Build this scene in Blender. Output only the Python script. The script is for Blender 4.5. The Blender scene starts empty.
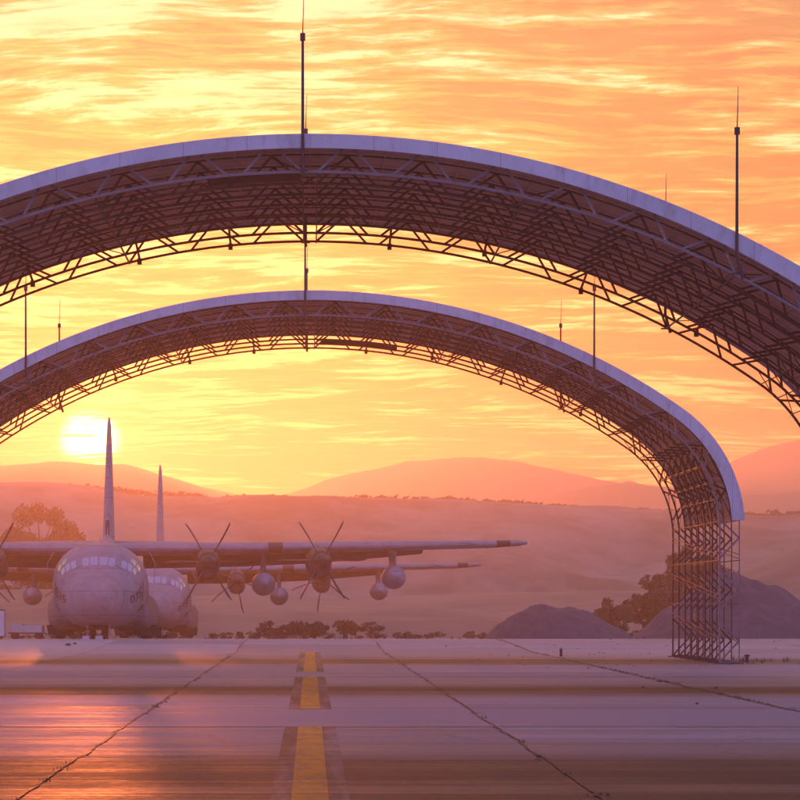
import bpy, bmesh, math, random
from mathutils import Vector, Matrix, noise
random.seed(7)
PI = math.pi
scene = bpy.context.scene
COL = scene.collection
EYE = 1.8
F = 2800.0                       # focal length in pixels of the 800 px wide photograph
HOR, VPX = 636.0, 310.0

# ------------------------------------------------------------------ helpers
class MB:
    """collects geometry; build() links it as one mesh object"""
    def __init__(s): s.v = []; s.f = []; s.sm = []
    def add(s, vs, fs, smooth=False):
        o = len(s.v); s.v += [tuple(v) for v in vs]
        for f in fs: s.f.append(tuple(i + o for i in f)); s.sm.append(smooth)
    def box(s, x0, x1, y0, y1, z0, z1):
        vs = [(x, y, z) for z in (z0, z1) for y in (y0, y1) for x in (x0, x1)]
        s.add(vs, [(0,2,3,1),(4,5,7,6),(0,1,5,4),(2,6,7,3),(0,4,6,2),(1,3,7,5)])
    def tube(s, a, b, r, n=5, r2=None, caps=True, smooth=True):
        a = Vector(a); b = Vector(b); d = b - a
        if d.length < 1e-6: return
        d.normalize(); r2 = r if r2 is None else r2
        u = d.cross(Vector((0,0,1)) if abs(d.z) < .9 else Vector((0,1,0))).normalized(); w = d.cross(u)
        vs = []
        for p, rr in ((a, r), (b, r2)):
            for i in range(n):
                t = 2*PI*(i+.5)/n; vs.append(p + (u*math.cos(t) + w*math.sin(t))*rr)
        fs = [(i, (i+1) % n, n+(i+1) % n, n+i) for i in range(n)]
        s.add(vs, fs, smooth and n > 5)
        if caps: s.add(vs, [tuple(range(n-1, -1, -1)), tuple(range(n, 2*n))])
    def poly(s, pts, r, n=5):
        pts = [Vector(p) for p in pts]; rings = []
        for i, p in enumerate(pts):
            d = (pts[min(i+1, len(pts)-1)] - pts[max(i-1, 0)]).normalized()
            u = Vector((0,1,0)) if abs(d.y) < .9 else Vector((1,0,0))
            w = d.cross(u).normalized(); u = w.cross(d)
            rr = r[i] if isinstance(r, (list, tuple)) else r
            rings.append([p + (u*math.cos(2*PI*(k+.5)/n) + w*math.sin(2*PI*(k+.5)/n))*rr for k in range(n)])
        s.loft(rings, n > 5, True)
    def loft(s, rings, smooth=True, cap=True):
        n = len(rings[0]); vs = [v for r in rings for v in r]; fs = []
        for j in range(len(rings)-1):
            for i in range(n):
                fs.append((j*n+i, j*n+(i+1) % n, (j+1)*n+(i+1) % n, (j+1)*n+i))
        s.add(vs, fs, smooth)
        if cap:
            s.add(rings[0], [tuple(range(n-1, -1, -1))]); s.add(rings[-1], [tuple(range(n))])
    def build(s, name, mat, parent=None, weld=False):
        me = bpy.data.meshes.new(name); me.from_pydata(s.v, [], s.f)
        me.polygons.foreach_set('use_smooth', s.sm); me.materials.append(mat); me.update()
        bm = bmesh.new(); bm.from_mesh(me)
        if weld: bmesh.ops.remove_doubles(bm, verts=bm.verts, dist=1e-4)
        bmesh.ops.recalc_face_normals(bm, faces=bm.faces); bm.to_mesh(me); bm.free()
        o = bpy.data.objects.new(name, me); COL.objects.link(o)
        if parent: o.parent = parent
        return o

def tag(o, label=None, cat=None, group=None, kind=None):
    if label: o['label'] = label
    if cat: o['category'] = cat
    if group: o['group'] = group
    if kind: o['kind'] = kind
    return o
def empty(name, loc=(0,0,0), rz=0):
    o = bpy.data.objects.new(name, None); COL.objects.link(o); o.location = loc; o.rotation_euler = (0,0,rz)
    o.empty_display_size = .5
    return o
def copy_tree(o, parent=None):
    c = o.copy(); COL.objects.link(c); c.parent = parent
    for ch in list(o.children): copy_tree(ch, c)
    return c
def sstep(a, b, x):
    t = max(0, min(1, (x-a)/(b-a))); return t*t*(3-2*t)
def lerp_table(tab, x):
    if x <= tab[0][0]: return tab[0][1]
    for (a, b), (c, d) in zip(tab, tab[1:]):
        if x <= c:
            t = (x-a)/(c-a); return b + (d-b)*t
    return tab[-1][1]
def ground_z(y):
    t = sstep(98, 124, y)
    return (.02 + .012*y)*(1-t) + 1.66*t if y < 124 else 1.66
def at(px, py, d):               # where the sight line of a photograph pixel reaches depth d
    return Vector(((px-VPX)*d/F, d, EYE + (HOR-py)*d/F))
def nz(x, y, z=0.0): return noise.noise(Vector((x, y, z)))
def fbm(x, y, z=0., o=4):
    a = 0; w = 1; k = 1
    for i in range(o): a += w*noise.noise(Vector((x*k, y*k, z+i*7.3))); w *= .5; k *= 2.03
    return a

# ------------------------------------------------------------------ materials
class NT:
    def __init__(s, tree): s.t = tree; s.n = tree.nodes; s.l = tree.links
    def node(s, typ, **kw):
        n = s.n.new(typ)
        for k, v in kw.items(): setattr(n, k, v)
        return n
    def put(s, sock, v):
        if hasattr(v, 'is_output') or isinstance(v, bpy.types.NodeSocket): s.l.new(v, sock)
        else: sock.default_value = v
    def m(s, op, a, b=0.0, c=0.0, clamp=False):
        n = s.node('ShaderNodeMath', operation=op, use_clamp=clamp)
        s.put(n.inputs[0], a); s.put(n.inputs[1], b); s.put(n.inputs[2], c); return n.outputs[0]
    def vm(s, op, a, b=(0,0,0)):
        n = s.node('ShaderNodeVectorMath', operation=op); s.put(n.inputs[0], a); s.put(n.inputs[1], b)
        return n.outputs['Value'] if op in ('DOT_PRODUCT', 'LENGTH') else n.outputs[0]
    def sep(s, v):
        n = s.node('ShaderNodeSeparateXYZ'); s.put(n.inputs[0], v); return n.outputs
    def comb(s, x, y, z):
        n = s.node('ShaderNodeCombineXYZ'); s.put(n.inputs[0], x); s.put(n.inputs[1], y); s.put(n.inputs[2], z); return n.outputs[0]
    def rng(s, v, a, b, c=0., d=1., smooth=True):
        n = s.node('ShaderNodeMapRange', interpolation_type='SMOOTHSTEP' if smooth else 'LINEAR')
        for i, q in enumerate((v, a, b, c, d)): s.put(n.inputs[i], q)
        return n.outputs[0]
    def mix(s, f, a, b, mode='MIX'):
        n = s.node('ShaderNodeMix', data_type='RGBA', blend_type=mode)
        s.put(n.inputs[0], f); s.put(n.inputs[6], a if not isinstance(a, tuple) else (*a[:3], 1)); s.put(n.inputs[7], b if not isinstance(b, tuple) else (*b[:3], 1))
        return n.outputs[2]
    def noise(s, v, scale, detail=4., rough=.55, dist=0.):
        n = s.node('ShaderNodeTexNoise'); s.put(n.inputs['Vector'], v); n.inputs['Scale'].default_value = scale
        n.inputs['Detail'].default_value = detail; n.inputs['Roughness'].default_value = rough; n.inputs['Distortion'].default_value = dist
        return n.outputs[0]
    def ramp(s, v, stops):
        n = s.node('ShaderNodeValToRGB'); s.put(n.inputs[0], v); e = n.color_ramp.elements
        while len(e) < len(stops): e.new(.5)
        for q, (p, c) in zip(e, stops): q.position = p; q.color = (*c, 1)
        return n.outputs[0]

def surf_mat(name, col, rough=.6, metal=0., var=.25, scale=3., spec=.5, col2=None, bump=0., bscale=20., stretch=(1,1,1), coat=0.):
    m = bpy.data.materials.new(name); m.use_nodes = True; t = NT(m.node_tree)
    b = t.n['Principled BSDF']; g = t.node('ShaderNodeTexCoord').outputs['Object']
    g = t.vm('MULTIPLY', g, stretch)
    n1 = t.noise(g, scale, 5, .6); n2 = t.noise(g, scale*5.3, 3, .6)
    f = t.m('ADD', t.m('MULTIPLY', n1, .65), t.m('MULTIPLY', n2, .35))
    lo = col2 if col2 else tuple(c*(1-var) for c in col); hi = tuple(min(1, c*(1+var)) for c in col)
    t.put(b.inputs['Base Color'], t.mix(t.rng(f, .35, .65), lo, hi))
    t.put(b.inputs['Roughness'], t.rng(n2, .3, .7, max(.05, rough-.1), min(1, rough+.1)))
    b.inputs['Metallic'].default_value = metal; b.inputs['Specular IOR Level'].default_value = spec
    b.inputs['Coat Weight'].default_value = coat
    if bump:
        bn = t.node('ShaderNodeBump'); bn.inputs['Strength'].default_value = 1; bn.inputs['Distance'].default_value = bump
        t.put(bn.inputs['Height'], t.noise(g, bscale, 4, .6)); t.l.new(bn.outputs[0], b.inputs['Normal'])
    return m

M = {}
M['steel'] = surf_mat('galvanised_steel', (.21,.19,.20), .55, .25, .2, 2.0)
M['steel_dark'] = surf_mat('dark_and_shade_steel', (.055,.04,.042), .6, .1, .3, 2.0)  # dark steel; on the rear trusses its darkness is painted shade
M['sheet'] = surf_mat('roof_fabric_sheet', (.90,.50,.36), .8, 0, .14, .6)
M['fascia'] = surf_mat('painted_fascia', (.62,.64,.68), .5, 0, .08, .5)
M['hull'] = surf_mat('grey_aircraft_paint', (.30,.275,.29), .6, 0, .12, .9, spec=.35)
M['hull_dark'] = surf_mat('dark_grey_paint', (.03,.026,.028), .5, 0, .2, 2.)
M['nacelle'] = surf_mat('dark_nacelle_and_shade_paint', (.035,.028,.03), .6, 0, .25, 1.5)  # dark nacelle colour, also painted shade on flaps and gear bay doors
M['radome'] = surf_mat('radome_paint', (.27,.25,.27), .45, 0, .08, 1.)
M['blade'] = surf_mat('propeller_black', (.03,.03,.035), .4, 0, .2, 3.)
M['tyre'] = surf_mat('tyre_rubber', (.03,.03,.03), .85, 0, .2, 6.)
M['glass'] = surf_mat('cockpit_glass', (.50,.50,.55), .15, .85, .04, 2., spec=1.)
M['marking'] = surf_mat('stencil_paint', (.06,.055,.06), .6, 0, .1, 5.)
M['cart'] = surf_mat('cart_white_paint', (.62,.62,.6), .5, 0, .12, 1.5)
M['bark'] = surf_mat('bark', (.11,.08,.06), .9, 0, .3, 3.)
M['leaf'] = surf_mat('dusty_leaves', (.055,.06,.03), .7, 0, .45, .6, col2=(.03,.035,.018))
M['leaf2'] = surf_mat('dry_scrub_leaves', (.10,.08,.045), .75, 0, .4, .6, col2=(.05,.045,.025))
M['weed'] = surf_mat('dry_weeds', (.17,.13,.08), .8, 0, .4, 3.)
M['gravel'] = surf_mat('mound_gravel', (.085,.078,.09), .9, 0, .25, 1.3, bump=.05, bscale=9.)
M['hill_low'] = surf_mat('low_ridge_scrub', (.24,.165,.11), .95, 0, .35, .02, col2=(.14,.10,.07))
M['hill'] = surf_mat('dry_hill_grass', (.25,.20,.16), .95, 0, .3, .03, col2=(.09,.07,.055), stretch=(1,.5,1))
M['mountain'] = surf_mat('mountain_rock', (.20,.15,.12), .95, 0, .25, .004)
def add_lines(mat, specs, dirt=.35, dscale=(1,1,1)):
    """thin seams and grime on painted sheet: specs = (axis, spacing, width)"""
    t = NT(mat.node_tree); b = t.n['Principled BSDF']; src = b.inputs['Base Color'].links[0].from_socket
    g = t.node('ShaderNodeTexCoord').outputs['Object']; xyz = t.sep(g); f = None
    for ax, sp, w in specs:
        q = t.m('LESS_THAN', t.m('FRACT', t.m('DIVIDE', xyz[ax], sp)), w/sp)
        f = q if f is None else t.m('MAXIMUM', f, q)
    gr = t.rng(t.noise(t.vm('MULTIPLY', g, dscale), 2.2, 7, .7), .48, .75, 0, dirt)
    c = t.mix(gr, src, (.09,.075,.06)); t.put(b.inputs['Base Color'], t.mix(t.m('MULTIPLY', f, .6), c, (.03,.028,.028)))
add_lines(M['fascia'], [(0, 1.22, .009)], .42, (1.6, 1, .5))
add_lines(M['hull'], [(1, 1.37, .03), (2, 1.05, .02)], .45, (1, .6, 1.6))
add_lines(M['sheet'], [(1, 1.49, .04)], .30, (.5, .5, .5))
M['yellow'] = None

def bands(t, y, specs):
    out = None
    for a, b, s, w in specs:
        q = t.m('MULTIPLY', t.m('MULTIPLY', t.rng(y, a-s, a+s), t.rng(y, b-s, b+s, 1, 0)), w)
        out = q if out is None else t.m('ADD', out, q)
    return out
def pavement_mat(name, base, kind='slab'):
    m = bpy.data.materials.new(name); m.use_nodes = True; t = NT(m.node_tree); b = t.n['Principled BSDF']
    g = t.node('ShaderNodeTexCoord').outputs['Object']; x, y, z = t.sep(g)
    streak = t.noise(t.vm('MULTIPLY', g, (.05, .55, 1)), 1., 8, .72)
    streak2 = t.noise(t.vm('MULTIPLY', g, (.25, 2.6, 1)), 1., 4, .6)
    blot = t.noise(g, .8, 6, .65); fine = t.noise(g, 9., 4, .7)
    f = t.m('ADD', t.m('ADD', t.m('MULTIPLY', streak, .45), t.m('MULTIPLY', streak2, .2)), t.m('ADD', t.m('MULTIPLY', blot, .2), t.m('MULTIPLY', fine, .22)))
    if kind == 'slab':
        c = t.mix(t.rng(f, .36, .64), tuple(q*.55 for q in base), tuple(q*1.35 for q in base))
        # shelter roof shade painted in as wide bands, with thinner dark streaks between
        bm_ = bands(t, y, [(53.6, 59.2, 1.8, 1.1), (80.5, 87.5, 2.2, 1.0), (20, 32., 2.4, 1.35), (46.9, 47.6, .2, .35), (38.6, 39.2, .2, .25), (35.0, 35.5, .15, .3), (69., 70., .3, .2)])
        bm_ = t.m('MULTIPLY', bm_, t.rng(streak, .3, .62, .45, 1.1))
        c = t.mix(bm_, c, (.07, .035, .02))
        # poured slabs: each a little different, with transverse joints
        sx = t.m('FLOOR', t.m('DIVIDE', t.m('ADD', x, 2.65), 5.3)); sy_ = t.m('DIVIDE', y, 6.1); sy = t.m('FLOOR', sy_)
        wn = t.node('ShaderNodeTexWhiteNoise', noise_dimensions='2D'); t.l.new(t.comb(sx, sy, 0), wn.inputs['Vector'])
        sh = t.rng(wn.outputs['Value'], 0, 1, .80, 1.16, smooth=False); c = t.mix(1., c, t.comb(sh, sh, sh), 'MULTIPLY')
        jl = t.m('LESS_THAN', t.m('FRACT', t.m('ADD', sy_, t.m('MULTIPLY', fine, .004))), .006); c = t.mix(t.m('MULTIPLY', jl, .7), c, (.05,.035,.03))
        # oil drips and scuffs
        oil = t.rng(t.noise(t.vm('MULTIPLY', g, (1, .8, 1)), .45, 8, .72), .60, .70, 0, .55); c = t.mix(oil, c, (.07,.05,.045))
        # far slabs beyond the left joint painted paler for the sun glint there
        lm = t.m('MULTIPLY', t.rng(x, -7.98, -7.94, 1, 0), t.rng(y, 86, 88))
        c = t.mix(t.m('MULTIPLY', lm, .5), c, (.5, .45, .4))
        # hairline cracks
        vo = t.node('ShaderNodeTexVoronoi', feature='DISTANCE_TO_EDGE'); vo.inputs['Scale'].default_value = .33
        wv = t.vm('ADD', g, t.vm('SCALE', g)); t.l.new(t.vm('ADD', g, t.comb(t.m('MULTIPLY', blot, 1.3), t.m('MULTIPLY', fine, 1.), 0)), vo.inputs['Vector'])
        cr = t.m('MULTIPLY', t.rng(vo.outputs[0], .0, .012, 1, 0), .35)
        c = t.mix(cr, c, (.05,.04,.035))
    elif kind == 'yellow':
        wear = t.rng(t.noise(t.vm('MULTIPLY', g, (2., .6, 1)), 2.2, 6, .75), .34, .56, .25, 1)
        c = t.mix(wear, (.28,.17,.08), (.66,.29,.015))
    elif kind == 'black':
        wear = t.rng(t.noise(t.vm('MULTIPLY', g, (2., .12, 1)), 1.2, 5, .6), .38, .66, .0, .75)
        c = t.mix(wear, (.05,.035,.035), tuple(q*.8 for q in base))
    elif kind == 'joint':
        c = t.mix(t.rng(fine, .35, .65), (.02,.017,.015), (.09,.07,.05))
    elif kind == 'patch':
        c = t.mix(t.rng(f, .36, .64), tuple(q*.8 for q in base), tuple(q*1.2 for q in base))
    else:
        c = t.mix(t.rng(f, .38, .62), (.16,.105,.06), (.32,.22,.14))
    t.put(b.inputs['Base Color'], c)
    t.put(b.inputs['Roughness'], t.rng(f, .38, .62, .44, .68)); b.inputs['Specular IOR Level'].default_value = .36
    bn = t.node('ShaderNodeBump'); bn.inputs['Strength'].default_value = 1; bn.inputs['Distance'].default_value = .006
    t.put(bn.inputs['Height'], t.m('ADD', t.m('MULTIPLY', fine, 1.), t.m('MULTIPLY', streak2, 4.))); t.l.new(bn.outputs[0], b.inputs['Normal'])
    return m
CONC = (.30,.25,.26)
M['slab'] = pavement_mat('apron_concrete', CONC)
M['patch'] = pavement_mat('repair_concrete', (.25,.215,.235), 'patch')
M['yellow'] = pavement_mat('yellow_line_paint', CONC, 'yellow')
M['black'] = pavement_mat('black_border_paint', CONC, 'black')
M['joint'] = pavement_mat('joint_tar', CONC, 'joint')
M['dirt'] = pavement_mat('dry_dirt', CONC, 'dirt')

# ------------------------------------------------------------------ ground and apron
def sheet(name, x0, x1, y0, y1, dz, mat, ny, nx=1, jag=None):
    mb = MB(); vs = []; fs = []
    for j in range(ny+1):
        y = y0 + (y1-y0)*j/ny
        for i in range(nx+1):
            x = x0 + (x1-x0)*i/nx
            if jag: x += jag(i, y)
            vs.append((x, y, ground_z(y)+dz))
    for j in range(ny):
        for i in range(nx):
            a = j*(nx+1)+i; fs.append((a, a+1, a+nx+2, a+nx+1))
    mb.add(vs, fs, True); return mb.build(name, mat)
g = MB(); ys = [-140, -60, 0, 40, 80] + [90+1.5*i for i in range(41)] + [180, 300, 700, 1300, 1900]; xs = [-1030, -600, -120, 0, 120, 600, 1030]
vs = [(x, y, ground_z(y)-.06) for y in ys for x in xs]; n = len(xs)
g.add(vs, [(j*n+i, j*n+i+1, (j+1)*n+i+1, (j+1)*n+i) for j in range(len(ys)-1) for i in range(n-1)], True)
tag(g.build('ground', M['dirt']), kind='structure')
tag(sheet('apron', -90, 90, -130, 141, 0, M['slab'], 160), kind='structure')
SEG = [(-60, 40.0), (46.5, 66.8), (71.6, 99.5)]
for a, b in SEG:
    n = max(4, int((b-a)/1.5))
    tag(sheet('taxi_line_border', -.36, .36, a, b, .004, M['black'], n), kind='structure')
    tag(sheet('taxi_line', -.17, .17, a+.05, b-.05, .008, M['yellow'], n), kind='structure')
for a, b in ((40.0, 46.5), (66.8, 71.6)):
    tag(sheet('repair_strip', -30, 30, a+.03, b-.03, .005, M['patch'], 4), kind='structure')
for k, X in enumerate((-2.65, 2.65, 7.95, -7.95)):
    w = (.018, .018, .028, .01)[k]
    tag(sheet('pavement_joint', X-w, X+w, -20, 134, .011, M['joint'], 900, 1,
        jag=lambda i, y, X=X, w=w: .045*nz(y*.35, X) + .03*nz(y*1.7, X+3) + (i*2-1)*w*1.4*max(-.55, nz(y*3.1, X+9+i))), kind='structure')

# ------------------------------------------------------------------ hills
def hill(name, D, tab, front, back, mat, namp=0., nfreq=.01, nx=260, ny=34, crest=0., x0=-1400, x1=1400):
    mb = MB(); vs = []
    for j in range(ny+1):
        t = j/ny*2-1
        y = D + (t*front if t < 0 else t*back)
        for i in range(nx+1):
            u = i/nx*2-1; u = u*abs(u)**.6                 # finer in the middle
            x = (u*.5+.5)*(x1-x0)+x0 + D*.05
            px = VPX + x*F/D
            h = (HOR - lerp_table(tab, px))*D/F + EYE - 1.66
            h += crest*fbm(x*.05, 3.3, D)
            s = math.cos(t*PI/2)**(1.3 if t < 0 else 1.)
            rav = namp*fbm(x*nfreq+ .6*nz(x*nfreq*.4, y*nfreq*.5), y*nfreq*.45, D)*(1-s**4)*min(1, s*2.2)
            vs.append((x, y, 1.66-3 + 3*min(1, s*4) + h*s*1.0 + rav))
    n = nx+1
    mb.add(vs, [(j*n+i, j*n+i+1, (j+1)*n+i+1, (j+1)*n+i) for j in range(ny) for i in range(nx)], True)
    return tag(mb.build(name, mat), kind='structure')
hill('low_ridge', 360, [(-2500,612),(-900,600),(0,590),(200,597),(330,600),(420,596),(480,592),(560,591),(640,592),(700,588),(745,570),(800,545),(950,540),(1400,560),(3500,600)], 120, 70, M['hill_low'], 1.8, .035, crest=.38, x0=-600, x1=600)
hill('brown_hill', 540, [(-3500,600),(-1500,530),(-400,490),(0,487),(100,490),(200,497),(300,500),(400,500),(450,501),(560,507),(670,513),(745,517),(800,513),(900,505),(1300,530),(3500,600)], 150, 110, M['hill'], 9., .024, crest=.9, x0=-900, x1=900)
hill('mountain_range', 1500, [(-1400,560),(-700,520),(-300,490),(-60,472),(60,462),(130,466),(200,486),(245,498),(285,496),(350,474),(410,463),(440,460),(480,458),(520,464),(560,473),(600,481),(618,484),(625,481),(632,484),(670,488),(700,480),(735,460),(765,448),(800,440),(870,436),(960,450),(1200,500),(1900,560)], 300, 150, M['mountain'], 12., .0065, nx=420, crest=.8, x0=-930, x1=930)
hill('far_foothill', 1180, [(-1400,600),(-300,540),(245,520),(420,510),(520,503),(560,492),(600,487),(625,484),(650,487),(700,494),(760,496),(800,490),(900,480),(1400,540),(2300,600)], 160, 100, M['mountain'], 5., .013, nx=300, crest=.7, x0=-800, x1=900)

# ------------------------------------------------------------------ vegetation
def leaves(mb, cx, cy, cz, rx, ry, rz, n, size, seed, clumps=14, shell=.55):
    rnd = random.Random(seed); cl = []
    for i in range(clumps):
        while True:
            p = Vector((rnd.uniform(-1,1), rnd.uniform(-1,1), rnd.uniform(-1,1)))
            if shell < p.length < 1 or (p.length < shell and rnd.random() < .25): break
        cl.append((Vector((cx+p.x*rx*.8, cy+p.y*ry*.8, cz+p.z*rz*.78)), rnd.uniform(.22,.42)))
    for i in range(n):
        c, r = cl[rnd.randrange(clumps)]
        v = Vector((rnd.gauss(0,1), rnd.gauss(0,1), rnd.gauss(0,1))).normalized()*rnd.random()**.45*r
        p = c + Vector((v.x*rx, v.y*ry, v.z*rz))
        a = Vector((rnd.gauss(0,1), rnd.gauss(0,1), rnd.gauss(0,1))).normalized(); b = a.orthogonal().normalized()
        s = size*rnd.uniform(.6,1.4); q = a.cross(b)
        mb.add([p-b*s, p+q*s*.45, p+b*s, p-q*s*.45], [(0,1,2,3)])
    return cl
def plant(name, x, y, h, w, label, cat, seed, lobes, n=2600, size=.22, mat='leaf', trunk=.14, group=None):
    root = empty(name, (x, y, ground_z(y)-.03)); tag(root, label, cat, group)
    mb = MB(); cls = []
    for (lx, lz, rx, rz) in lobes:                          # lobes in fractions of width and height
        cls += leaves(mb, lx*w, 0, lz*h, rx*w, rx*w*.9, rz*h, n//len(lobes), size, seed+int(lx*90), 12)
    tr = MB(); rnd = random.Random(seed)
    top = h*.55
    tr.poly([(0,0,-.1), (.05*w*.3,0,h*.2), (.02*w,0,h*.4), (0,0,top)], [trunk*1.3, trunk, trunk*.75, trunk*.4], 7)
    for c, r in cls[::2]:
        z0 = min(top*.95, max(.15*h, c.z*.5)); mid = Vector((c.x*.4, c.y*.4, (z0+c.z)/2+.05*h))
        tr.poly([(0.01*w,0,z0), mid, c], [trunk*.5, trunk*.32, trunk*.12], 5)
    tr.build('trunk', M['bark'], root); mb.build('crown', M[mat], root)
    return root
def P(px, d): return (px-VPX)*d/F
# big hazy tree behind the front aircraft
d = 345; plant('eucalyptus_tree', P(40, d), d, (HOR-496)*d/F+.2, 11.5, 'big round crowned tree veiled in orange haze under the sun, behind the transport aircraft', 'tree', 11,
     [(0,.72,.36,.24),(-.35,.62,.25,.2),(.33,.66,.26,.2),(.05,.5,.45,.2),(-.25,.35,.3,.2),(.25,.35,.3,.2),(0,.3,.4,.22)], 26000, .32, trunk=.35)
d = 205; plant('dark_tree', P(691, d), d, (HOR-545)*d/F*1.12, 5., 'tallest dark tree, seen through the lattice leg above the gravel mounds', 'tree', 21, [(0,.7,.42,.28),(-.15,.42,.45,.25),(.2,.45,.4,.25),(0,.25,.45,.25)], 9000, .2)
d = 198; plant('dark_tree', P(652, d), d, (HOR-574)*d/F*1.1, 3.6, 'middle sized dark tree just left of the lattice leg, stepping down from the tallest one', 'tree', 22, [(0,.66,.42,.32),(.2,.4,.45,.3),(-.25,.4,.35,.25),(0,.25,.45,.25)], 6500, .17)
d = 192; plant('round_bush', P(611, d), d, (HOR-596)*d/F*1.1, 2.7, 'rounded dark bush rising behind the right end of the low gravel mound', 'bush', 23, [(0,.6,.45,.38),(-.2,.4,.35,.3),(.25,.45,.35,.3)], 4200, .15)
d = 208; plant('round_bush', P(722, d), d, (HOR-566)*d/F*1.1, 3.4, 'dark bush half hidden between the tallest dark tree and the big mound top', 'bush', 24, [(0,.6,.45,.38),(.2,.5,.35,.3)], 2200, .17)
d = 152; plant('spindly_shrub', P(371, d), d, .98, 1.5, 'small spindly shrub on a bare stem at the apron edge right of the yellow line', 'shrub', 31, [(0,.72,.42,.25),(-.25,.6,.25,.2),(.28,.62,.25,.2)], 700, .07, 'leaf2', .035)
d = 168; plant('dense_shrub', P(304, d), d, 1.3, 3.0, 'dense dark shrub beyond the far end of the yellow line, under the outer propeller', 'shrub', 32, [(0,.55,.45,.4),(-.3,.4,.3,.3),(.3,.45,.3,.3)], 1900, .12, 'leaf')
d = 163; plant('low_shrub', P(270, d), d, 1.15, 1.6, 'low brown shrub left of the dense dark shrub, beyond the end of the left joint', 'shrub', 33, [(0,.55,.45,.4),(-.3,.4,.3,.3)], 900, .1, 'leaf2')
d = 176; plant('low_shrub', P(345, d), d, 1.3, 2., 'brown shrub standing between the spindly shrub and the dense dark shrub', 'shrub', 34, [(0,.55,.45,.4),(.3,.4,.3,.3)], 1100, .1, 'leaf2')
# scrub belt: one mass
sc = MB(); rnd = random.Random(5)
for i in range(170):
    yy = rnd.uniform(165, 238); xx = rnd.uniform(-.14, .24)*yy
    r = rnd.uniform(.25, .75)*(.5 + .45*abs(nz(xx*.05, yy*.02))*2)
    leaves(sc, xx, yy, 1.66+r*.45, r*1.7, r, r*.62, 90, .13, 100+i, 5)
tag(sc.build('scrub_belt', M['leaf2']), 'hazy belt of dry brown scrub across the flat land beyond the apron', 'scrub', kind='stuff')
# trees and bushes roughening the crest of the brown hill
sc = MB(); rnd = random.Random(9)
for i in range(420):
    px = rnd.uniform(-60, 860); yy = 540 + rnd.uniform(-9, 9)
    tab = [(-400,490),(0,487),(100,490),(200,497),(300,500),(400,500),(450,501),(560,507),(670,513),(745,517),(800,513),(900,505)]
    zz = (HOR-lerp_table(tab, px))*540/F+EYE-.2; r = rnd.uniform(.4, 1.05)
    leaves(sc, P(px, 540), yy, zz+r*.1, r*2.6, r*2, r*.8, 30, .45, 900+i, 4)
tag(sc.build('hilltop_brush', M['leaf']), 'dark brush roughening the crest line of the brown hill', 'brush', kind='stuff')
# weeds in the joints and on the apron
wd = MB(); rnd = random.Random(12)
def tuft(x, y, h, n=9):
    z = ground_z(y)
    for i in range(n):
        a = rnd.uniform(0, 2*PI); l = rnd.uniform(.5, 1)*h; b = Vector((x+rnd.gauss(0,.03), y+rnd.gauss(0,.05), z))
        t = b + Vector((math.cos(a)*l*.5, math.sin(a)*l*.5, l)); s = Vector((math.sin(a), -math.cos(a), 0))*.008
        wd.add([b-s, b+s, t], [(0,1,2)])
for i in range(110):
    y = rnd.choice((rnd.gauss(70, 5), rnd.gauss(46, 6), rnd.uniform(40, 120))); tuft(7.95+.06*nz(y*.35, 7.95)+rnd.gauss(0,.05), y, rnd.uniform(.02,.08))
for i in range(70): y = rnd.uniform(24, 110); tuft(2.65*rnd.choice((-1,1))+rnd.gauss(0,.04), y, rnd.uniform(.02,.05))
for i in range(60): y = rnd.uniform(75, 130); tuft(rnd.uniform(5, .17*y), y, rnd.uniform(.03,.09))
for i in range(30): y = rnd.gauss(84,1.5); tuft(rnd.uniform(12.7,14.6), y, rnd.uniform(.08,.25))
for i in range(260): y = rnd.uniform(134, 160); tuft(rnd.uniform(-.12*y, .2*y), y, rnd.uniform(.06,.25), 12)
tag(wd.build('joint_weeds', M['weed']), 'sparse dry weeds growing in the apron joints and along its far edge', 'weeds', kind='stuff')

# ------------------------------------------------------------------ gravel mounds
def mound(cx, cy, h, wl, wr, dp, seed, label, prof=1.25):
    mb = MB(); vs = []; nx, ny = 90, 50
    for j in range(ny+1):
        for i in range(nx+1):
            u = i/nx*2-1; v = j/ny*2-1
            w = wl if u < 0 else wr
            r = math.sqrt(u*u+v*v); s = max(0, 1-r**prof)
            z = h*min(1, s*1.12) - .05*h*max(0, s-.8)
            z += .17*h*fbm(u*2.2, v*2.2, seed)*min(1, s*3) + .03*fbm(u*14, v*14, seed)
            vs.append((u*w, v*dp, z-.06))
    n = nx+1
    mb.add(vs, [(j*n+i, j*n+i+1, (j+1)*n+i+1, (j+1)*n+i) for j in range(ny) for i in range(nx)], True)
    o = mb.build('gravel_mound', M['gravel']); o.location = (cx, cy, 1.66)
    return tag(o, label, 'gravel mound')
mound(P(549, 143), 143, (HOR-606)*143/F+.14, 3.4, 4.4, 6, 1, 'lower rounded grey gravel mound, its left foot furthest from the lattice leg', 1.7)
mound(P(733, 147), 147, (HOR-576)*147/F+.14, 5.4, 7.2, 8, 2, 'taller peaked grey gravel mound directly behind the lattice leg', 1.15)

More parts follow.
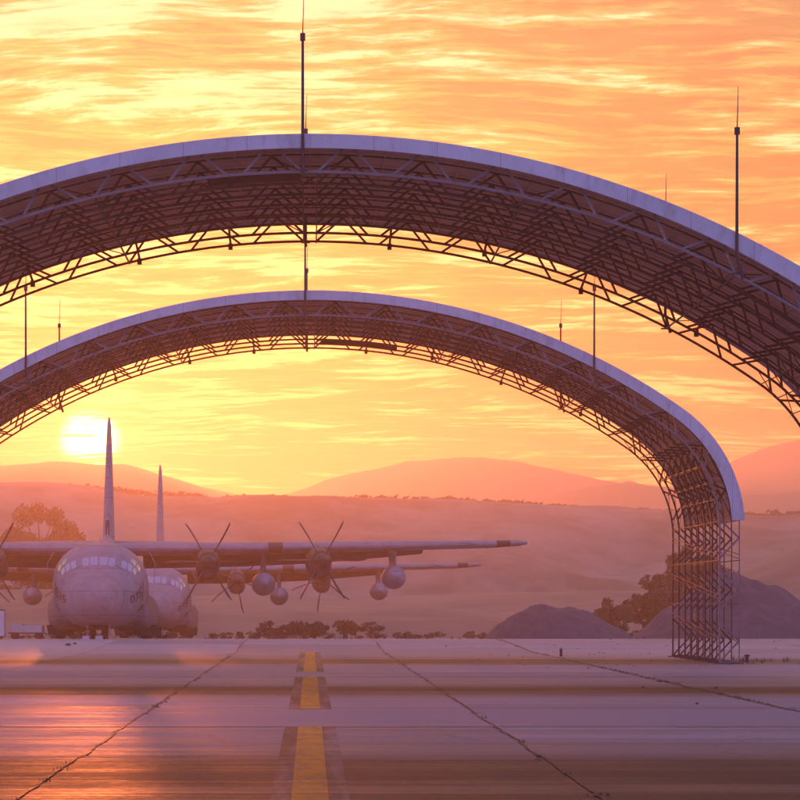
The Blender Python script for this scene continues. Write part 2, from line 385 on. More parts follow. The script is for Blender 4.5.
# ------------------------------------------------------------------ arched shelters
R1, TH, RC, H = 18.7, math.radians(35.1), 4.2, 10.76
A1 = R1*TH; A2 = RC*(PI/2-TH); ZV = H-(R1*(1-math.cos(TH)))-RC*math.cos(TH)
LT = A1+A2+ZV; XC = R1*math.sin(TH)-RC*math.sin(TH)
def prof(s, off=0.):
    q = abs(s); sg = 1 if s >= 0 else -1
    if q < A1: a = q/R1; x = (R1-off)*math.sin(a); z = H-R1+(R1-off)*math.cos(a)
    elif q < A1+A2: a = TH+(q-A1)/RC; x = XC+(RC-off)*math.sin(a); z = ZV+(RC-off)*math.cos(a)
    else: x = XC+RC-off; z = ZV-(q-A1-A2)
    return sg*x, z
def pv(s, off, y): x, z = prof(s, off); return Vector((x, y, z))
NTR = 8; PITCH = 1.49; CLAD = LT-4.17; DEPTH = 11.5
def make_shelter(extras):
    root = empty('arched_shelter')
    # curved roof sheeting, as a solid skin with shallow ribs
    mb = MB(); S = [(-CLAD+2*CLAD*i/150) for i in range(151)]; rings = []
    for s in S: rings.append([pv(s, 0, -.1), pv(s, 0, DEPTH), pv(s, .035, DEPTH), pv(s, .035, -.1)])
    mb.loft(rings, False, True); mb.build('roof_sheet', M['sheet'], root)
    # front and rear edge bands
    for nm, y0, y1 in (('front_fascia', -.16, -.105), ('rear_fascia', DEPTH+.005, DEPTH+.05)):
        mb = MB(); rings = []
        for s in S:
            w = .245 + .09*sstep(3, 15, abs(s)) if y0 < 0 else .12
            rings.append([pv(s, -.03, y0), pv(s, -.03, y1), pv(s, w, y1), pv(s, w, y0)])
        mb.loft(rings, False, True); mb.build(nm, M['fascia'], root)
    # trusses
    K = int(LT/1.5)
    for k in range(NTR):
        y = .12+k*PITCH; mb = MB(); m_ = M['steel'] if k == 0 else M['steel_dark']  # front truss light as lit; shade on the others put into darker steel
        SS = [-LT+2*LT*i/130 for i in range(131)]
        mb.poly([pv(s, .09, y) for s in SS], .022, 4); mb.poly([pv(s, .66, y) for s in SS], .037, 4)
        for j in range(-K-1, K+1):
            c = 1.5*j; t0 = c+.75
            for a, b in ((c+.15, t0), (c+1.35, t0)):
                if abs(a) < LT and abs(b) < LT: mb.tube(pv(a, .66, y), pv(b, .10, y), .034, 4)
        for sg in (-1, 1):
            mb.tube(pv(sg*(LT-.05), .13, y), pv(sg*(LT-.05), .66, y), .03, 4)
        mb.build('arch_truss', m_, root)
        for sg in (-1, 1):
            x0, _ = prof(sg*LT, .4); pb = MB(); pb.box(x0-.42, x0+.42, y-.1, y+.1, -.02, .03)
            for q in (-.3, .3): pb.tube((x0+q, y-.05, .03), (x0+q, y-.05, .09), .012, 5)
            pb.build('base_plate', M['steel_dark'], root)
    # purlins carrying the sheet
    s = -13.5
    while s <= CLAD+.01:
        mb = MB(); mb.poly([pv(s, .072, -.06), pv(s, .072, DEPTH-.05)], .026, 4); mb.build('purlin', M['sheet'], root); s += 1.5
    # stringers and sway bracing along the lower chord
    yl = .12+(NTR-1)*PITCH
    for sg in (-1, 1):
        for s0 in (0.15, 4.35, 8.85, 13.2):
            mb = MB(); mb.tube(pv(sg*s0, .69, .12), pv(sg*s0, .69, yl), .022, 4)
            for k in range(NTR-1):
                y = .12+k*PITCH
                if k in (2, 5): continue
                mb.tube(pv(sg*s0, .66, y), pv(sg*(s0-.6 if k % 2 else s0+.6), .15, y+PITCH), .015, 4)
            mb.build('stringer', M['steel_dark'], root)
        for z0 in (4.17, 3.0, 1.74):
            mb = MB()
            for off in (.10, .69): mb.tube(pv(sg*(LT-z0), off, .12), pv(sg*(LT-z0), off, yl), .02, 4)
            for off in (.10, .69):
                mb.tube(pv(sg*(LT-z0+1.0), off, .12), pv(sg*(LT-z0+.3), off, yl), .016, 4)
                mb.tube(pv(sg*(LT-z0+1.12), off, .12), pv(sg*(LT-z0+.42), off, yl), .013, 4)
            mb.build('side_brace', M['steel_dark'], root)
        mb = MB()
        for k in range(NTR-1):
            mb.tube(pv(sg*(CLAD-.2), .1, .12+k*PITCH), pv(sg*(CLAD-2.2), .1, .12+(k+1)*PITCH), .018, 4)
            for j in range(6): mb.tube(pv(sg*(A1+.6*j), .69, .12+k*PITCH), pv(sg*(A1+.6*j), .69, .12+(k+1)*PITCH), .014, 4)
            for j in range(5): mb.tube(pv(sg*(A1-.3+.85*j), .69, .12+k*PITCH), pv(sg*(A1-.3+.85*(j+1)), .69, .12+(k+1)*PITCH), .012, 4)
        mb.build('haunch_brace', M['steel_dark'], root)
    # lightning masts
    for xm, yf in ((0, -.22), (8.2, -.22), (-8.2, -.22), (-.1, yl+.06), (8.2, yl+.06), (-8.2, yl+.06)):
        zt = 12.7 if abs(xm) < 1 else 10.9; ang = math.asin(abs(xm)/R1); zs = H-R1+R1*math.cos(ang)
        xo = -.14 if (abs(xm) < .01) else 0
        zlow = zs - .78/math.cos(ang)
        mb = MB(); mb.poly([(xm+xo+(.12 if abs(xm) > 1 else 0), yf, zlow), (xm+xo, yf, zlow+.42), (xm+xo, yf, zt)], [.036, .034, .026], 7)
        mb.tube((xm+xo, yf, zt-.14), (xm+xo, yf, zt), .055, 8)
        mb.tube((xm+xo-.1, yf, zlow+.1), (xm+xo+.1, yf, zlow+.1), .02, 5)
        mb.tube((xm+xo, yf, zs-.15), (xm+xo, yf+(.3 if yf < 0 else -.2), zs-.15), .02, 5)
        ms = mb.build('lightning_mast', M['steel_dark'], root)
        fb = MB(); fb.tube((xm+xo, yf, zt), (xm+xo+.02, yf, zt+.78), .013, 5, .006); fb.build('finial', M['steel_dark'], ms)
    # flood lamps hanging from the last lower chords
    for s0, kk in ((-4.1, 7), (4.1, 6), (-1.9, 7), (1.9, 7), (6.6, 7), (-6.6, 6), (9.4, 6)):
        y = .12+kk*PITCH; mb = MB(); a = pv(s0, .64, y); up = pv(s0, .2, y)
        mb.tube(a, up, .03, 5); mb.box(a.x-.05, a.x+.05, y-.05, y+.05, a.z-.12, a.z+.02)
        mb.build('flood_lamp', M['hull_dark'], root)
    # long service duct
    s0, s1, off, y = extras; mb = MB(); rings = []
    for i in range(17):
        s = s0+(s1-s0)*i/16; rings.append([pv(s, off, y), pv(s, off, y+.16), pv(s, off+.19, y+.16), pv(s, off+.19, y)])
    mb.loft(rings, False, True); mb.build('service_duct', M['hull_dark'], root)
    return root
SLOPE = math.atan(.012)
SG = 'identical arched steel shelters in a row over the taxi line'
s1 = make_shelter((-2.1, -.2, .40, 1.75)); s1.location = (0, 54.1, ground_z(54)); s1.rotation_euler = (SLOPE, 0, 0)
tag(s1, 'nearer arched steel shelter, cropped by the picture edges, spanning high across the upper half', 'aircraft shelter', SG)
s2 = copy_tree(s1); s2.location = (0, 81.1, ground_z(81))
for c in list(s2.children):
    if c.name.startswith('service_duct'):
        for (a, b) in ((.35, 2.9),):
            mb = MB(); rings = []
            y = .12+6*PITCH-.1
            for i in range(17):
                s = a+(b-a)*i/16; rings.append([pv(s, .5, y), pv(s, .5, y+.16), pv(s, .69, y+.16), pv(s, .69, y)])
            mb.loft(rings, False, True); o = mb.build('service_duct', M['hull_dark'], s2)
        bpy.data.objects.remove(c)
tag(s2, 'farther, smaller looking arched shelter whose right lattice leg stands on the apron', 'aircraft shelter')
s0_ = copy_tree(s1); s0_.location = (0, 21.6, ground_z(21.6))
tag(s0_, 'nearest arched shelter overhead, out of the picture, its shade lying on the foreground concrete', 'aircraft shelter')

# ------------------------------------------------------------------ transport aircraft (nose toward -Y, wing at 0)
FS = [(-10.6,.04,1.74,1.84),(-10.55,.22,1.56,2.02),(-10.4,.5,1.36,2.26),(-10.1,.82,1.12,2.50),(-9.7,1.10,.93,2.70),(-9.2,1.35,.78,2.86),(-8.75,1.53,.69,2.98),
      (-8.45,1.64,.65,3.12),(-8.2,1.72,.62,3.36),(-7.9,1.80,.59,3.64),(-7.55,1.90,.56,3.90),(-7.1,1.99,.53,4.12),(-6.5,2.07,.5,4.27),(-5.5,2.14,.48,4.36),
      (-4,2.16,.48,4.38),(0,2.16,.48,4.38),(4,2.16,.48,4.38),(7,2.16,.5,4.38),(9,2.08,.75,4.4),(11,1.88,1.25,4.42),(13,1.6,1.85,4.43),(15,1.25,2.5,4.42),(17,.8,3.15,4.38),(18.6,.35,3.75,4.25),(19.0,.08,3.95,4.1)]
def fsec(y):
    for a, b in zip(FS, FS[1:]):
        if y <= b[0]:
            t = (y-a[0])/(b[0]-a[0]); t = max(0, t); return tuple(p+(q-p)*t for p, q in zip(a[1:], b[1:]))
    return FS[-1][1:]
def fpt(y, th, off=0.):                                     # th from the top, positive to +x
    w, zb, zt = fsec(y); cz = (zb+zt)/2; h = (zt-zb)/2; e = 2/2.35
    sx, cx = math.sin(th), math.cos(th)
    return Vector((math.copysign(abs(sx)**e, sx)*(w+off), y, cz+math.copysign(abs(cx)**e, cx)*(h+off)))
def patch(y0, y1, t0, t1, off=.014, n=5, slant=0.):
    mb = MB(); N = n+1
    vs = [fpt(y0+(y1-y0)*j/n + slant*(abs(t0+(t1-t0)*i/n)), t0+(t1-t0)*i/n, off) for j in range(N) for i in range(N)]
    mb.add(vs, [(j*N+i, j*N+i+1, (j+1)*N+i+1, (j+1)*N+i) for j in range(n) for i in range(n)], True)
    return mb
def ellips(mb, cx, cz, y0, y1, r, rz=None, n=20, m=18, pw=.5, tail=1.):
    rz = rz or r; rings = []
    for j in range(m+1):
        t = j/m; q = (math.sin(PI*min(1, t**(.75)))+1e-3)**.62
        rings.append([(cx+r*q*math.cos(2*PI*i/n), y0+(y1-y0)*t, cz+rz*q*math.sin(2*PI*i/n)) for i in range(n)])
    mb.loft(rings, True, True)
def wheel(root, x, y, r, w):
    mb = MB(); prof_ = [(-w/2, r*.55), (-w/2, r*.85), (-w*.38, r*.97), (0, r), (w*.38, r*.97), (w/2, r*.85), (w/2, r*.55)]
    n = 22; rings = [[(x+a, y+rr*math.cos(2*PI*i/n), r+rr*math.sin(2*PI*i/n)) for i in range(n)] for a, rr in prof_]
    mb.loft(rings, True, False); o = mb.build('wheel', M['tyre'], root)
    h = MB(); rings = [[(x+a, y+rr*math.cos(2*PI*i/n), r+rr*math.sin(2*PI*i/n)) for i in range(n)] for a, rr in ((-w*.42, .02), (-w*.42, r*.3), (-w*.36, r*.56), (w*.36, r*.56), (w*.42, r*.3), (w*.42, .02))]
    h.loft(rings, True, True); h.build('rim', M['cart'], o)
def airfoil(xs, ys_le, chord, th, zc, axis='x', n=12):
    pts = []
    ts = [(1-math.cos(PI*i/n))/2 for i in range(n+1)]
    def tk(t): return 5*th*(.2969*math.sqrt(t)-.126*t-.3516*t*t+.2843*t**3-.1036*t**4)
    up = [(t, tk(t)*1.1) for t in ts]; lo = [(t, -tk(t)*.9) for t in reversed(ts[1:-1])]
    for t, z in up+lo:
        pts.append((xs, ys_le+t*chord, zc+z*chord) if axis == 'x' else (zc+z*chord, ys_le+t*chord, xs))
    return pts
WING = [(0,-2.0,4.9,.125,4.20),(2.2,-2.0,4.9,.125,4.21),(6.5,-1.95,4.75,.12,4.26),(10,-1.85,4.4,.12,4.32),(14,-1.6,3.65,.125,4.41),(18.5,-1.3,2.8,.13,4.5),(19.8,-1.15,2.35,.12,4.56),(20.2,-.7,1.3,.11,4.58)]
def wsec(x):
    x = abs(x)
    for a, b in zip(WING, WING[1:]):
        if x <= b[0]: t = (x-a[0])/(b[0]-a[0]); return [p+(q-p)*t for p, q in zip(a, b)]
    return WING[-1]
def make_plane():
    root = empty('transport_aircraft')
    mb = MB(); n = 48; rings = []
    ysf = [f[0] for f in FS]
    for y in ysf: rings.append([fpt(y, 2*PI*i/n) for i in range(n)])
    mb.loft(rings, True, True); body = mb.build('fuselage', M['hull'], root, weld=True)
    # cockpit glazing: three ahead, then the side panes and the low corner ones
    for t0, t1 in ((-.36,-.19),(-.17,-.01),(.01,.17),(.19,.36)): patch(-8.28, -7.86, t0, t1).build('cockpit_window', M['glass'], root)
    for sg in (-1, 1):
        for y0, y1, a, b in ((-8.2,-7.8,.54,.70),(-8.12,-7.7,.73,.90),(-7.6,-7.15,.78,.96),(-8.0,-7.65,.94,1.10),(-7.5,-7.1,1.0,1.16)):
            patch(y0, y1, sg*a, sg*b).build('cockpit_window', M['glass'], root)
        patch(-7.35, -7.2, sg*1.45, sg*1.85, .02).build('pitot_panel', M['marking'], root)
        patch(-6.9, -6.0, sg*1.95, sg*2.15, .012).build('hatch', M['hull_dark'], root)
    patch(-4.9, -3.9, -1.2, -2.05, .012).build('crew_door', M['radome'], root)
    # landing gear fairings
    for sg in (-1, 1):
        mb = MB(); rings = []
        for y, q in ((-3.4,.45),(-2.8,.68),(-1.8,.85),(-.6,.96),(.6,1),(2.8,1),(4.2,.85),(5.4,.5),(6.1,.08)):
            rings.append([(sg*(1.5+1.12*q*math.copysign(abs(math.cos(2*PI*i/20))**.6, math.cos(2*PI*i/20))), y, 1.25+.92*q*math.copysign(abs(math.sin(2*PI*i/20))**.7, math.sin(2*PI*i/20))) for i in range(20)])
        mb.loft(rings, True, True); mb.build('gear_fairing', M['hull'], root)
        dd = MB(); dd.loft([[(sg*a, -1.3, z0), (sg*b, -1.3, z0), (sg*b, 3.4, z0), (sg*a, 3.4, z0)] for z0, a, b in ((.16,1.5,2.5),(.66,1.35,2.6))], False, True); dd.build('gear_bay_door', M['nacelle'], root)  # doors coloured dark to carry the shade below the fairing
        fl = MB(); fl.loft([[(sg*x, 2.3, zt), (sg*x, 2.42, zt), (sg*x, 3.3, zb+.1), (sg*x, 3.2, zb)] for x, zt, zb in ((1.9,4.12,3.42),(6.5,4.15,3.52),(10.2,4.2,3.68),(13.6,4.28,3.98),(15.5,4.34,4.16))], False, True); fl.build('flap', M['nacelle'], root)  # flap colour darkened to paint the shade under the wing
        for y in (.35, 1.95): wheel(root, sg*2.05, y, .70, .5)
        wheel(root, sg*.27, -7.6, .46, .3)
    st = MB(); st.tube((0,-7.6,.46), (0,-7.45,1.1), .09, 8); st.tube((-.4,-7.6,.46), (.4,-7.6,.46), .05, 8); st.tube((0,-7.9,.4), (0,-7.5,.9), .04, 6)
    st.build('nose_strut', M['steel'], root)
    for sg in (-1, 1):
        d_ = MB(); d_.box(sg*.5-.02, sg*.5+.02, -8.6, -7.3, .12, .66); d_.build('gear_door', M['hull'], root)
    # wing
    mb = MB(); rings = []
    for w in reversed(WING): rings.append(airfoil(-w[0], w[1], w[2], w[3], w[4]))
    for w in WING[1:]: rings.append(airfoil(w[0], w[1], w[2], w[3], w[4]))
    mb.loft(rings, True, True); mb.build('wing', M['hull'], root, weld=True)
    mb = MB(); rings = []
    for y, q in ((-3.4,.05),(-2.8,.5),(-2,.85),(0,1),(2,1),(3.4,.7),(4.6,.1)):
        rings.append([(1.45*q*math.cos(PI*i/10), y, 4.0+.62*q*math.sin(PI*i/10)) for i in range(11)])
    mb.loft(rings, True, True); mb.build('wing_fairing', M['hull'], root)
    for sg in (-1, 1):
        for xc, hw in ((8.15,.34),(19.0,.33)):
            w = wsec(xc); mb = MB(); le = w[1]; th = w[3]*w[2]
            rings = []
            for i in range(2):
                x = xc-hw+2*hw*i; q = wsec(x); a = airfoil(sg*x, q[1]-.012, q[2]*1.004, q[3]*1.04, q[4], n=12)
                rings.append([a[j] for j in (-3,-2,-1,0,1,2,3)])
            k = 7; mb.add(rings[0]+rings[1], [(i, i+1, k+i+1, k+i) for i in range(k-1)], True)
            mb.build('landing_light', M['hull_dark'], root)
        for xc in (4.95, 10.15):
            w = wsec(xc); zc = 3.55+(w[4]-4.25)
            mb = MB(); rings = []
            for y, hw, zt, zb in ((-4.75,.34,.30,-.34),(-4.7,.40,.40,-.52),(-4.2,.48,.50,-.78),(-3.4,.54,.58,-.86),(-2.2,.56,.70,-.80),(-.8,.54,.74,-.66),(1.2,.46,.6,-.42),(3.0,.34,.42,-.12),(3.6,.26,.3,.02)):
                rings.append([(sg*xc+hw*math.copysign(abs(math.cos(2*PI*i/24))**.8, math.cos(2*PI*i/24)), y, zc+(zt+zb)/2+(zt-zb)/2*math.copysign(abs(math.sin(2*PI*i/24))**.8, math.sin(2*PI*i/24))) for i in range(24)])
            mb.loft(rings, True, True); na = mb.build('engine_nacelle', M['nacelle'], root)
            it = MB(); it.loft([[(sg*xc+.30*math.cos(2*PI*i/20), y, zc-.50+.20*math.sin(2*PI*i/20)) for i in range(20)] for y in (-4.72, -4.3)], True, True)
            it.build('air_intake', M['hull_dark'], na)
            ex = MB(); ex.loft([[(sg*xc+r*math.cos(2*PI*i/20), y, zc+.12+r*math.sin(2*PI*i/20)) for i in range(20)] for y, r in ((3.3,.24),(3.9,.22))], True, True)
            ex.build('exhaust_pipe', M['hull_dark'], na)
            pr = MB(); pr.loft([[(r*math.cos(2*PI*i/20), y, r*math.sin(2*PI*i/20)) for i in range(20)] for y, r in ((-.62,.02),(-.56,.12),(-.42,.22),(-.2,.31),(.06,.34),(.1,.32))], True, True)
            pp = pr.build('propeller', M['hull_dark'], root); pp.location = (sg*xc, -4.87, zc)
            for b in range(6):
                bl = MB(); rings = []
                for r, c, tw, sw in ((.28,.13,1.35,0),(.5,.15,1.3,.01),(.9,.19,1.25,.02),(1.3,.22,1.2,.02),(1.7,.20,1.12,-.01),(1.95,.15,1.05,-.05),(2.06,.06,1.,-.08)):
                    tt = c*.10+.006; ring = []
                    for ux, uz in ((-.5,0),(-.2,1),(.25,.8),(.5,0),(.25,-.8),(-.2,-1)):
                        a_ = ux*c+sw; ring.append((a_*math.cos(tw)-uz*tt*math.sin(tw), a_*math.sin(tw)+uz*tt*math.cos(tw), r))
                    rings.append(ring)
                bl.loft(rings, True, True); bo = bl.build('blade', M['blade'], pp); bo.rotation_euler = (0, PI/6+b*PI/3, 0)
        # fuel tank and refuelling pod on their pylons
        for nm, xc, zc, r, y0, y1 in (('fuel_tank', 7.62, 2.60, .56, -4.2, 4.4), ('refuelling_pod', 13.8, 2.92, .56, -3.1, 2.6)):
            mb = MB(); ellips(mb, sg*xc, zc, y0, y1, r); tk = mb.build(nm, M['hull'], root)
            w = wsec(xc); py = MB(); zt = w[4]-w[2]*w[3]*.30; rings = []
            for z, c0, c1, hw in ((zc+r*.8, -1.7, 1.5, .10), ((zc+zt)/2, -1.5, 1.6, .10), (zt+.12, -1.2, 1.7, .12)):
                rings.append([(sg*xc, c0, z), (sg*xc-hw, c0+.35, z), (sg*xc-hw, c1-.8, z), (sg*xc, c1, z), (sg*xc+hw, c1-.8, z), (sg*xc+hw, c0+.35, z)])
            py.loft(rings, False, True); py.build('pylon', M['hull'], tk)
            nb = MB(); nb.loft([[(sg*xc+q*math.cos(2*PI*i/12), y, zc+q*math.sin(2*PI*i/12)) for i in range(12)] for y, q in ((y0-.06,.05),(y0+.06,.16))], True, True)
            nb.build('nose_cap', M['radome'], tk)
    # tail
    mb = MB(); rings = []
    for z, le, ch, th in ((4.2,10.4,6.6,.10),(5.2,11.6,5.4,.115),(7.5,12.9,4.2,.115),(10.2,14.3,3.0,.105),(11.3,14.9,2.3,.09),(11.72,15.4,1.5,.07)):
        rings.append(airfoil(z, le, ch, th, 0, 'z'))
    mb.loft(rings, True, True); mb.build('tail_fin', M['hull'], root, weld=True)
    df = MB(); df.loft([[(-.05,y,z0),(-hw,y,z0-.3),(hw,y,z0-.3),(.05,y,z0)] for y, z0, hw in ((6.2,4.4,.1),(8.5,4.75,.3),(10.8,5.35,.38))], False, True); df.build('dorsal_fin', M['hull'], root)
    tp = MB()
    tp.loft([[(-.10,y,z),(.10,y,z),(.10,y+.3,z),(-.10,y+.3,z)] for y, z in ((11.72,5.35),(12.12,6.15))], False, True); tp.build('fin_inlet', M['hull_dark'], root)
    mb = MB(); rings = []
    S_ = [(8.0,15.0,1.8,.10,4.95),(6.5,14.6,2.5,.11,4.93),(3,13.9,3.7,.12,4.9),(0,13.4,4.4,.12,4.88)]
    for x, le, c, th, z in S_: rings.append(airfoil(-x, le, c, th, z))
    for x, le, c, th, z in reversed(S_[:-1]): rings.append(airfoil(x, le, c, th, z))
    mb.loft(rings, True, True); mb.build('tailplane', M['hull'], root, weld=True)
    an = MB()
    for y, h in ((-5.2,.35),(-1.,.3),(6.,.4)): an.loft([[(-.02,y,4.36),(.02,y,4.36),(.02,y+.3,4.36),(-.02,y+.3,4.36)], [(-.01,y+.15,4.36+h),(.01,y+.15,4.36+h),(.01,y+.3,4.36+h),(-.01,y+.3,4.36+h)]], False, True)
    an.build('antenna', M['hull'], root)
    for sg in (-1, 1):
        w_ = MB(); w_.poly([(sg*2.2, -2.4, 4.1), (sg*2.5, -3.0, 3.5), (sg*2.45, -3.4, 2.9)], .02, 5); w_.build('static_wire', M['steel'], root)
    return root
def numbers(root, txt):
    for sg in (-1, 1):
        cu = bpy.data.curves.new('nose_number', 'FONT'); cu.body = txt; cu.align_x = 'CENTER'; cu.align_y = 'CENTER'; cu.size = .62; cu.offset = .012
        o = bpy.data.objects.new('tmp', cu); COL.objects.link(o); bpy.context.view_layer.update()
        dg = bpy.context.evaluated_depsgraph_get(); me = bpy.data.meshes.new_from_object(o.evaluated_get(dg)); bpy.data.objects.remove(o)
        bm = bmesh.new(); bm.from_mesh(me)
        bmesh.ops.subdivide_edges(bm, edges=bm.edges, cuts=2, use_grid_fill=False)
        bmesh.ops.triangulate(bm, faces=bm.faces)
        for v in bm.verts:
            y = -8.3+sg*v.co.x*1.7; th = 1.62-v.co.y/2.1
            # v.co.x runs left to right as read from outside
            v.co = fpt(y, sg*th, .022)
        bm.to_mesh(me); bm.free(); me.materials.clear(); me.materials.append(M['marking'])
        n = bpy.data.objects.new('nose_number', me); COL.objects.link(n); n.parent = root
p1 = make_plane(); p2 = copy_tree(p1)
YAW = math.radians(3.0)
p1.location = (-9.85, 133, ground_z(148)); p1.rotation_euler = (0, 0, YAW)
tag(p1, 'nearer grey four engined transport aircraft facing the camera, in front of the other one', 'aircraft', 'grey transport aircraft parked side by side')
p2.location = (-9.55, 174, 1.66); p2.rotation_euler = (0, 0, math.radians(2.2))
tag(p2, 'farther grey transport aircraft half hidden behind the nearer one, its smaller fin to the right', 'aircraft')
for i, c in enumerate([c for c in p2.children if c.name.startswith('propeller')]): c.rotation_euler = (0, (.52, .82, .35, .7)[i % 4], 0)
numbers(p1, '075'); numbers(p2, '073')

# ------------------------------------------------------------------ small things on the apron
def zg(y): return ground_z(y)
c = empty('equipment_cart', (P(27,128.5), 128.5, zg(128.5))); tag(c, 'long low white equipment cart beside the front aircraft main wheels', 'cart')
mb = MB(); mb.box(-.75,.75,-.5,.5,.30,.62); mb.build('body', M['cart'], c)
mb = MB(); mb.box(-.8,.8,-.55,.55,.24,.298); mb.build('chassis', M['hull_dark'], c)
mb = MB(); mb.box(-.72,-.2,-.45,.45,.622,.70); mb.build('lid', M['cart'], c)
for sx in (-.55,.55):
    for sy in (-.5,.5):
        w = MB(); w.tube((sx,sy-.05,.15),(sx,sy+.05,.15),.15,14); w.build('wheel', M['tyre'], c)
mb = MB(); mb.tube((.8,0,.25),(1.25,0,.12),.03,6); mb.tube((1.25,-.1,.12),(1.25,.1,.12),.04,6); mb.build('tow_bar', M['steel'], c)
c = empty('generator_cabinet', (P(-6,127), 127, zg(127))); tag(c, 'tall pale generator cabinet cut by the left edge of the picture', 'cabinet')
mb = MB(); mb.box(-.5,.5,-.4,.4,.14,1.28); mb.build('body', M['cart'], c)
mb = MB(); mb.box(-.46,.46,-.36,.36,1.282,1.35); mb.build('lid', M['hull_dark'], c)
mb = MB(); mb.box(-.3,.3,-.415,-.402,.5,1.05); mb.build('door', M['radome'], c)
for sx in (-.35,.35):
    w = MB(); w.tube((sx,-.38,.1),(sx,-.28,.1),.1,12); w.build('wheel', M['tyre'], c)
for i, (px, dd, lb) in enumerate(((86,124.3,'left pale wheel chock at the foot of the front aircraft nose wheels'), (99,124.0,'right pale wheel chock at the foot of the front aircraft nose wheels'))):
    mb = MB(); vs = [(-.16,-.12,0),(.16,-.12,0),(.16,.12,0),(-.16,.12,0),(-.16,-.02,.15),(.16,-.02,.15),(.16,.03,.15),(-.16,.03,.15)]
    mb.add(vs, [(0,3,2,1),(4,5,6,7),(0,1,5,4),(1,2,6,5),(2,3,7,6),(3,0,4,7)]); o = mb.build('wheel_chock', M['cart']); o.location = (P(px,dd), dd, zg(dd)); tag(o, lb, 'wheel chock')
c = empty('marker_post', (P(561,92), 92, zg(92))); tag(c, 'short lone marker post on the apron midway to the lattice leg', 'marker post')
mb = MB(); mb.tube((0,0,0),(0,0,.26),.045,10); mb.build('post', M['steel_dark'], c); mb = MB(); mb.tube((0,0,.255),(0,0,.31),.055,10); mb.build('cap', M['cart'], c)
c = empty('tie_down_post', (P(747,83), 83, zg(83))); tag(c, 'stubby dark post just right of the lattice leg foot', 'post')
mb = MB(); mb.tube((0,0,0),(0,0,.24),.05,8); mb.tube((-.09,0,.2),(.09,0,.2),.02,6); mb.build('post', M['steel_dark'], c)
rb = random.Random(3)
for px, dd, s, lb in ((68,108,.11,'dark rubber lump lying on the concrete in front of the aircraft'), (75,110,.07,'smaller dark lump just right of the bigger one in front of the aircraft'),
                      (643,58.5,.03,'flat dark pebble on the mid apron, left of its group'), (716,58,.03,'flat dark pebble on the mid apron, right of its group'), (697,49,.03,'single dark pebble nearest to the camera on the right apron')):
    bm = bmesh.new(); bmesh.ops.create_icosphere(bm, subdivisions=2, radius=s)
    for v in bm.verts: v.co *= 1+.3*nz(v.co.x*14+px, v.co.y*14, v.co.z*14); v.co.z = max(-.3*s, v.co.z*.7)
    me = bpy.data.meshes.new('debris_lump'); bm.to_mesh(me); bm.free(); me.materials.append(M['hull_dark'])
    o = bpy.data.objects.new('debris_lump', me); COL.objects.link(o); o.location = (P(px,dd), dd, zg(dd)+.25*s); tag(o, lb, 'debris')

# ------------------------------------------------------------------ haze
hz = MB(); hz.box(-1060, 1060, -150, 1960, -4, 132)
HM = bpy.data.materials.new('evening_haze'); HM.use_nodes = True; t = NT(HM.node_tree); t.n.remove(t.n['Principled BSDF'])
vol = t.node('ShaderNodeVolumePrincipled'); vol.inputs['Color'].default_value = (.97,.88,.84,1); vol.inputs['Density'].default_value = .0008
vol.inputs['Anisotropy'].default_value = .80
t.l.new(vol.outputs[0], t.n['Material Output'].inputs['Volume'])
tag(hz.build('haze', HM), 'thin pale evening haze filling the air over the apron and hills', 'haze', kind='stuff')

# ------------------------------------------------------------------ world
SUN = Vector(((90-VPX)/F, 1, (HOR-440)/F)).normalized()
el = math.asin(SUN.z); az = math.atan2(SUN.x, SUN.y)
W = bpy.data.worlds.new('World'); scene.world = W; W.use_nodes = True; t = NT(W.node_tree); t.n.clear()
out = t.node('ShaderNodeOutputWorld')
sky = t.node('ShaderNodeTexSky', sky_type='NISHITA'); sky.sun_disc = False; sky.sun_elevation = el; sky.sun_rotation = az; sky.dust_density = 2.
bg1 = t.node('ShaderNodeBackground'); bg1.inputs[1].default_value = .05
D_ = t.node('ShaderNodeTexCoord').outputs['Generated']; x, y, z = t.sep(D_)
sd = t.vm('DOT_PRODUCT', D_, tuple(SUN))
front = t.rng(sd, .1, .93)
den = t.m('ADD', t.m('ABSOLUTE', z), .10)
px = t.m('DIVIDE', x, den); py = t.m('DIVIDE', y, den)
pc = t.comb(px, py, 0)
warp = t.noise(pc, 1.1, 3, .5)
pw = t.comb(t.m('ADD', px, t.m('MULTIPLY', warp, .3)), t.m('ADD', t.m('ADD', py, t.m('MULTIPLY', px, .10)), t.m('MULTIPLY', warp, .45)), 0)
n1 = t.noise(t.vm('MULTIPLY', pw, (1., 1.9, 1)), 2.5, 12, .62)
n2 = t.noise(t.vm('ADD', t.vm('MULTIPLY', pw, (.8, 1.2, 1)), (7.3, 2.1, 0)), .8, 7, .52)
n3 = t.noise(t.vm('ADD', t.vm('MULTIPLY', pw, (1.5, 4.2, 1)), (1.3, 9.1, 0)), 5.6, 9, .66)
cl = t.m('ADD', t.m('ADD', t.m('MULTIPLY', n1, .44), t.m('MULTIPLY', n2, .24)), t.m('MULTIPLY', n3, .32))
thin = t.rng(cl, .50, .565)                                # bright sunlit edges
dark = t.rng(cl, .50, .45)                                # duller thick cloud
ez = t.m('MULTIPLY', t.m('MAXIMUM', z, 0.), 1., clamp=True)
base = t.ramp(ez, [(0.,(.40,.06,.002)),(.05,(.46,.08,.002)),(.10,(.54,.17,.003)),(.17,(.52,.39,.08)),(.24,(.46,.47,.17)),(.5,(.33,.24,.32)),(1.,(.26,.26,.48))])
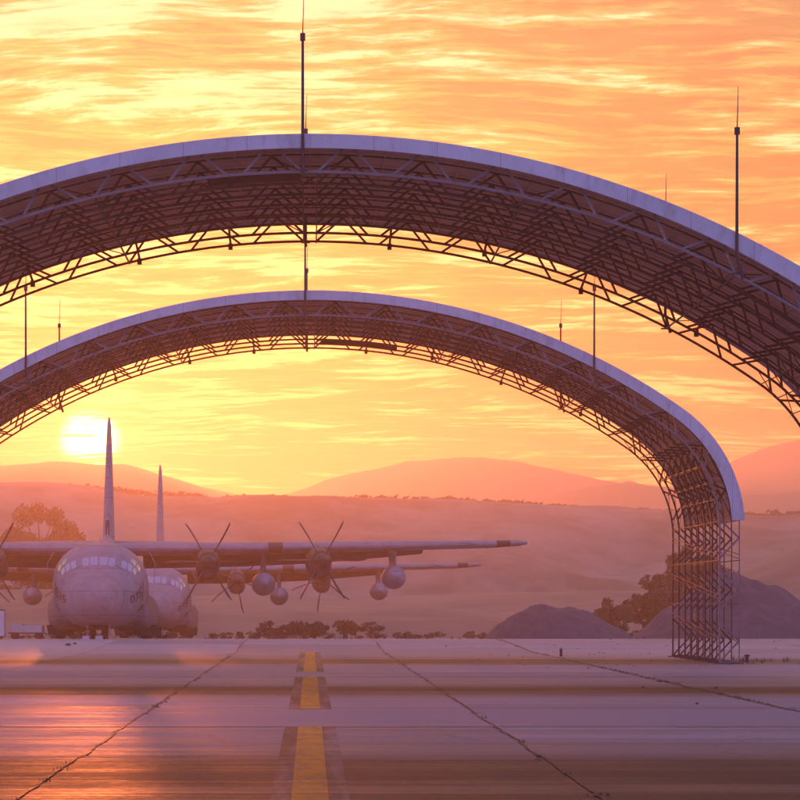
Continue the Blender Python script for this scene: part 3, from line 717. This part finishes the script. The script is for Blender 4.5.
brt = t.ramp(ez, [(0.,(1.3,.8,.12)),(.06,(1.6,1.05,.24)),(.14,(1.35,1.05,.42)),(.24,(1.25,1.05,.64)),(.6,(.42,.36,.42)),(1.,(.32,.32,.50))])
dk = t.ramp(ez, [(0.,(.16,.03,.002)),(.08,(.20,.05,.002)),(.16,(.24,.18,.05)),(.24,(.24,.27,.13)),(.6,(.22,.19,.28)),(1.,(.22,.22,.40))])
warm = t.mix(t.m('MULTIPLY', thin, .9), t.mix(dark, base, dk), brt)
tex = t.rng(n3, .34, .66, .72, 1.28, smooth=False)
warm = t.mix(1., warm, t.comb(tex, tex, tex), 'MULTIPLY')
# the sun behind the streaks of cloud
disc = t.rng(sd, math.cos(math.radians(.72)), math.cos(math.radians(.34)))
halo = t.m('ADD', t.m('MULTIPLY', t.m('POWER', t.m('MAXIMUM', sd, 0.), 2600.), 1.0), t.m('MULTIPLY', t.m('POWER', t.m('MAXIMUM', sd, 0.), 160.), .12))
strk = t.rng(t.m('ADD', t.m('MULTIPLY', n1, .6), t.m('MULTIPLY', n3, .4)), .44, .51, .04, 1.)
glow = t.m('ADD', t.m('MULTIPLY', t.m('MULTIPLY', disc, strk), 16.), halo)
warm = t.mix(1., warm, t.mix(1., t.comb(glow, glow, glow), (1.,.66,.22), 'MULTIPLY'), 'ADD')
cool = t.ramp(ez, [(0.,(.50,.34,.72)),(.12,(.48,.38,.92)),(.4,(.36,.36,.90)),(1.,(.24,.26,.62))])
colr = t.mix(front, cool, warm)
t.l.new(t.mix(1., sky.outputs[0], t.mix(front, (.6,.5,.9), (.45,.17,.05)), 'MULTIPLY'), bg1.inputs[0])
bg2 = t.node('ShaderNodeBackground'); bg2.inputs[1].default_value = 1.0; t.l.new(colr, bg2.inputs[0])
ad = t.node('ShaderNodeAddShader'); t.l.new(bg1.outputs[0], ad.inputs[0]); t.l.new(bg2.outputs[0], ad.inputs[1]); t.l.new(ad.outputs[0], out.inputs[0])

# ------------------------------------------------------------------ sun lamp
L = bpy.data.lights.new('sun', 'SUN'); L.energy = 2.4; L.angle = math.radians(.5); L.color = (1., .20, .045)
lo = bpy.data.objects.new('sun', L); COL.objects.link(lo); lo.rotation_euler = SUN.to_track_quat('Z', 'Y').to_euler()

# ------------------------------------------------------------------ camera
cam = bpy.data.cameras.new('camera'); co = bpy.data.objects.new('camera', cam); COL.objects.link(co)
co.location = (0, 0, EYE); co.rotation_euler = (PI/2, 0, 0); cam.sensor_width = 36; cam.lens = 36*F/800
cam.shift_x = (400-VPX)/800; cam.shift_y = (HOR-400)/800; cam.clip_start = .5; cam.clip_end = 12000
scene.camera = co
scene.render.engine = 'CYCLES'
scene.cycles.volume_bounces = 1; scene.cycles.max_bounces = 6
scene.view_settings.view_transform = 'Standard'; scene.view_settings.look = 'None'; scene.view_settings.exposure = 0; scene.view_settings.gamma = 1
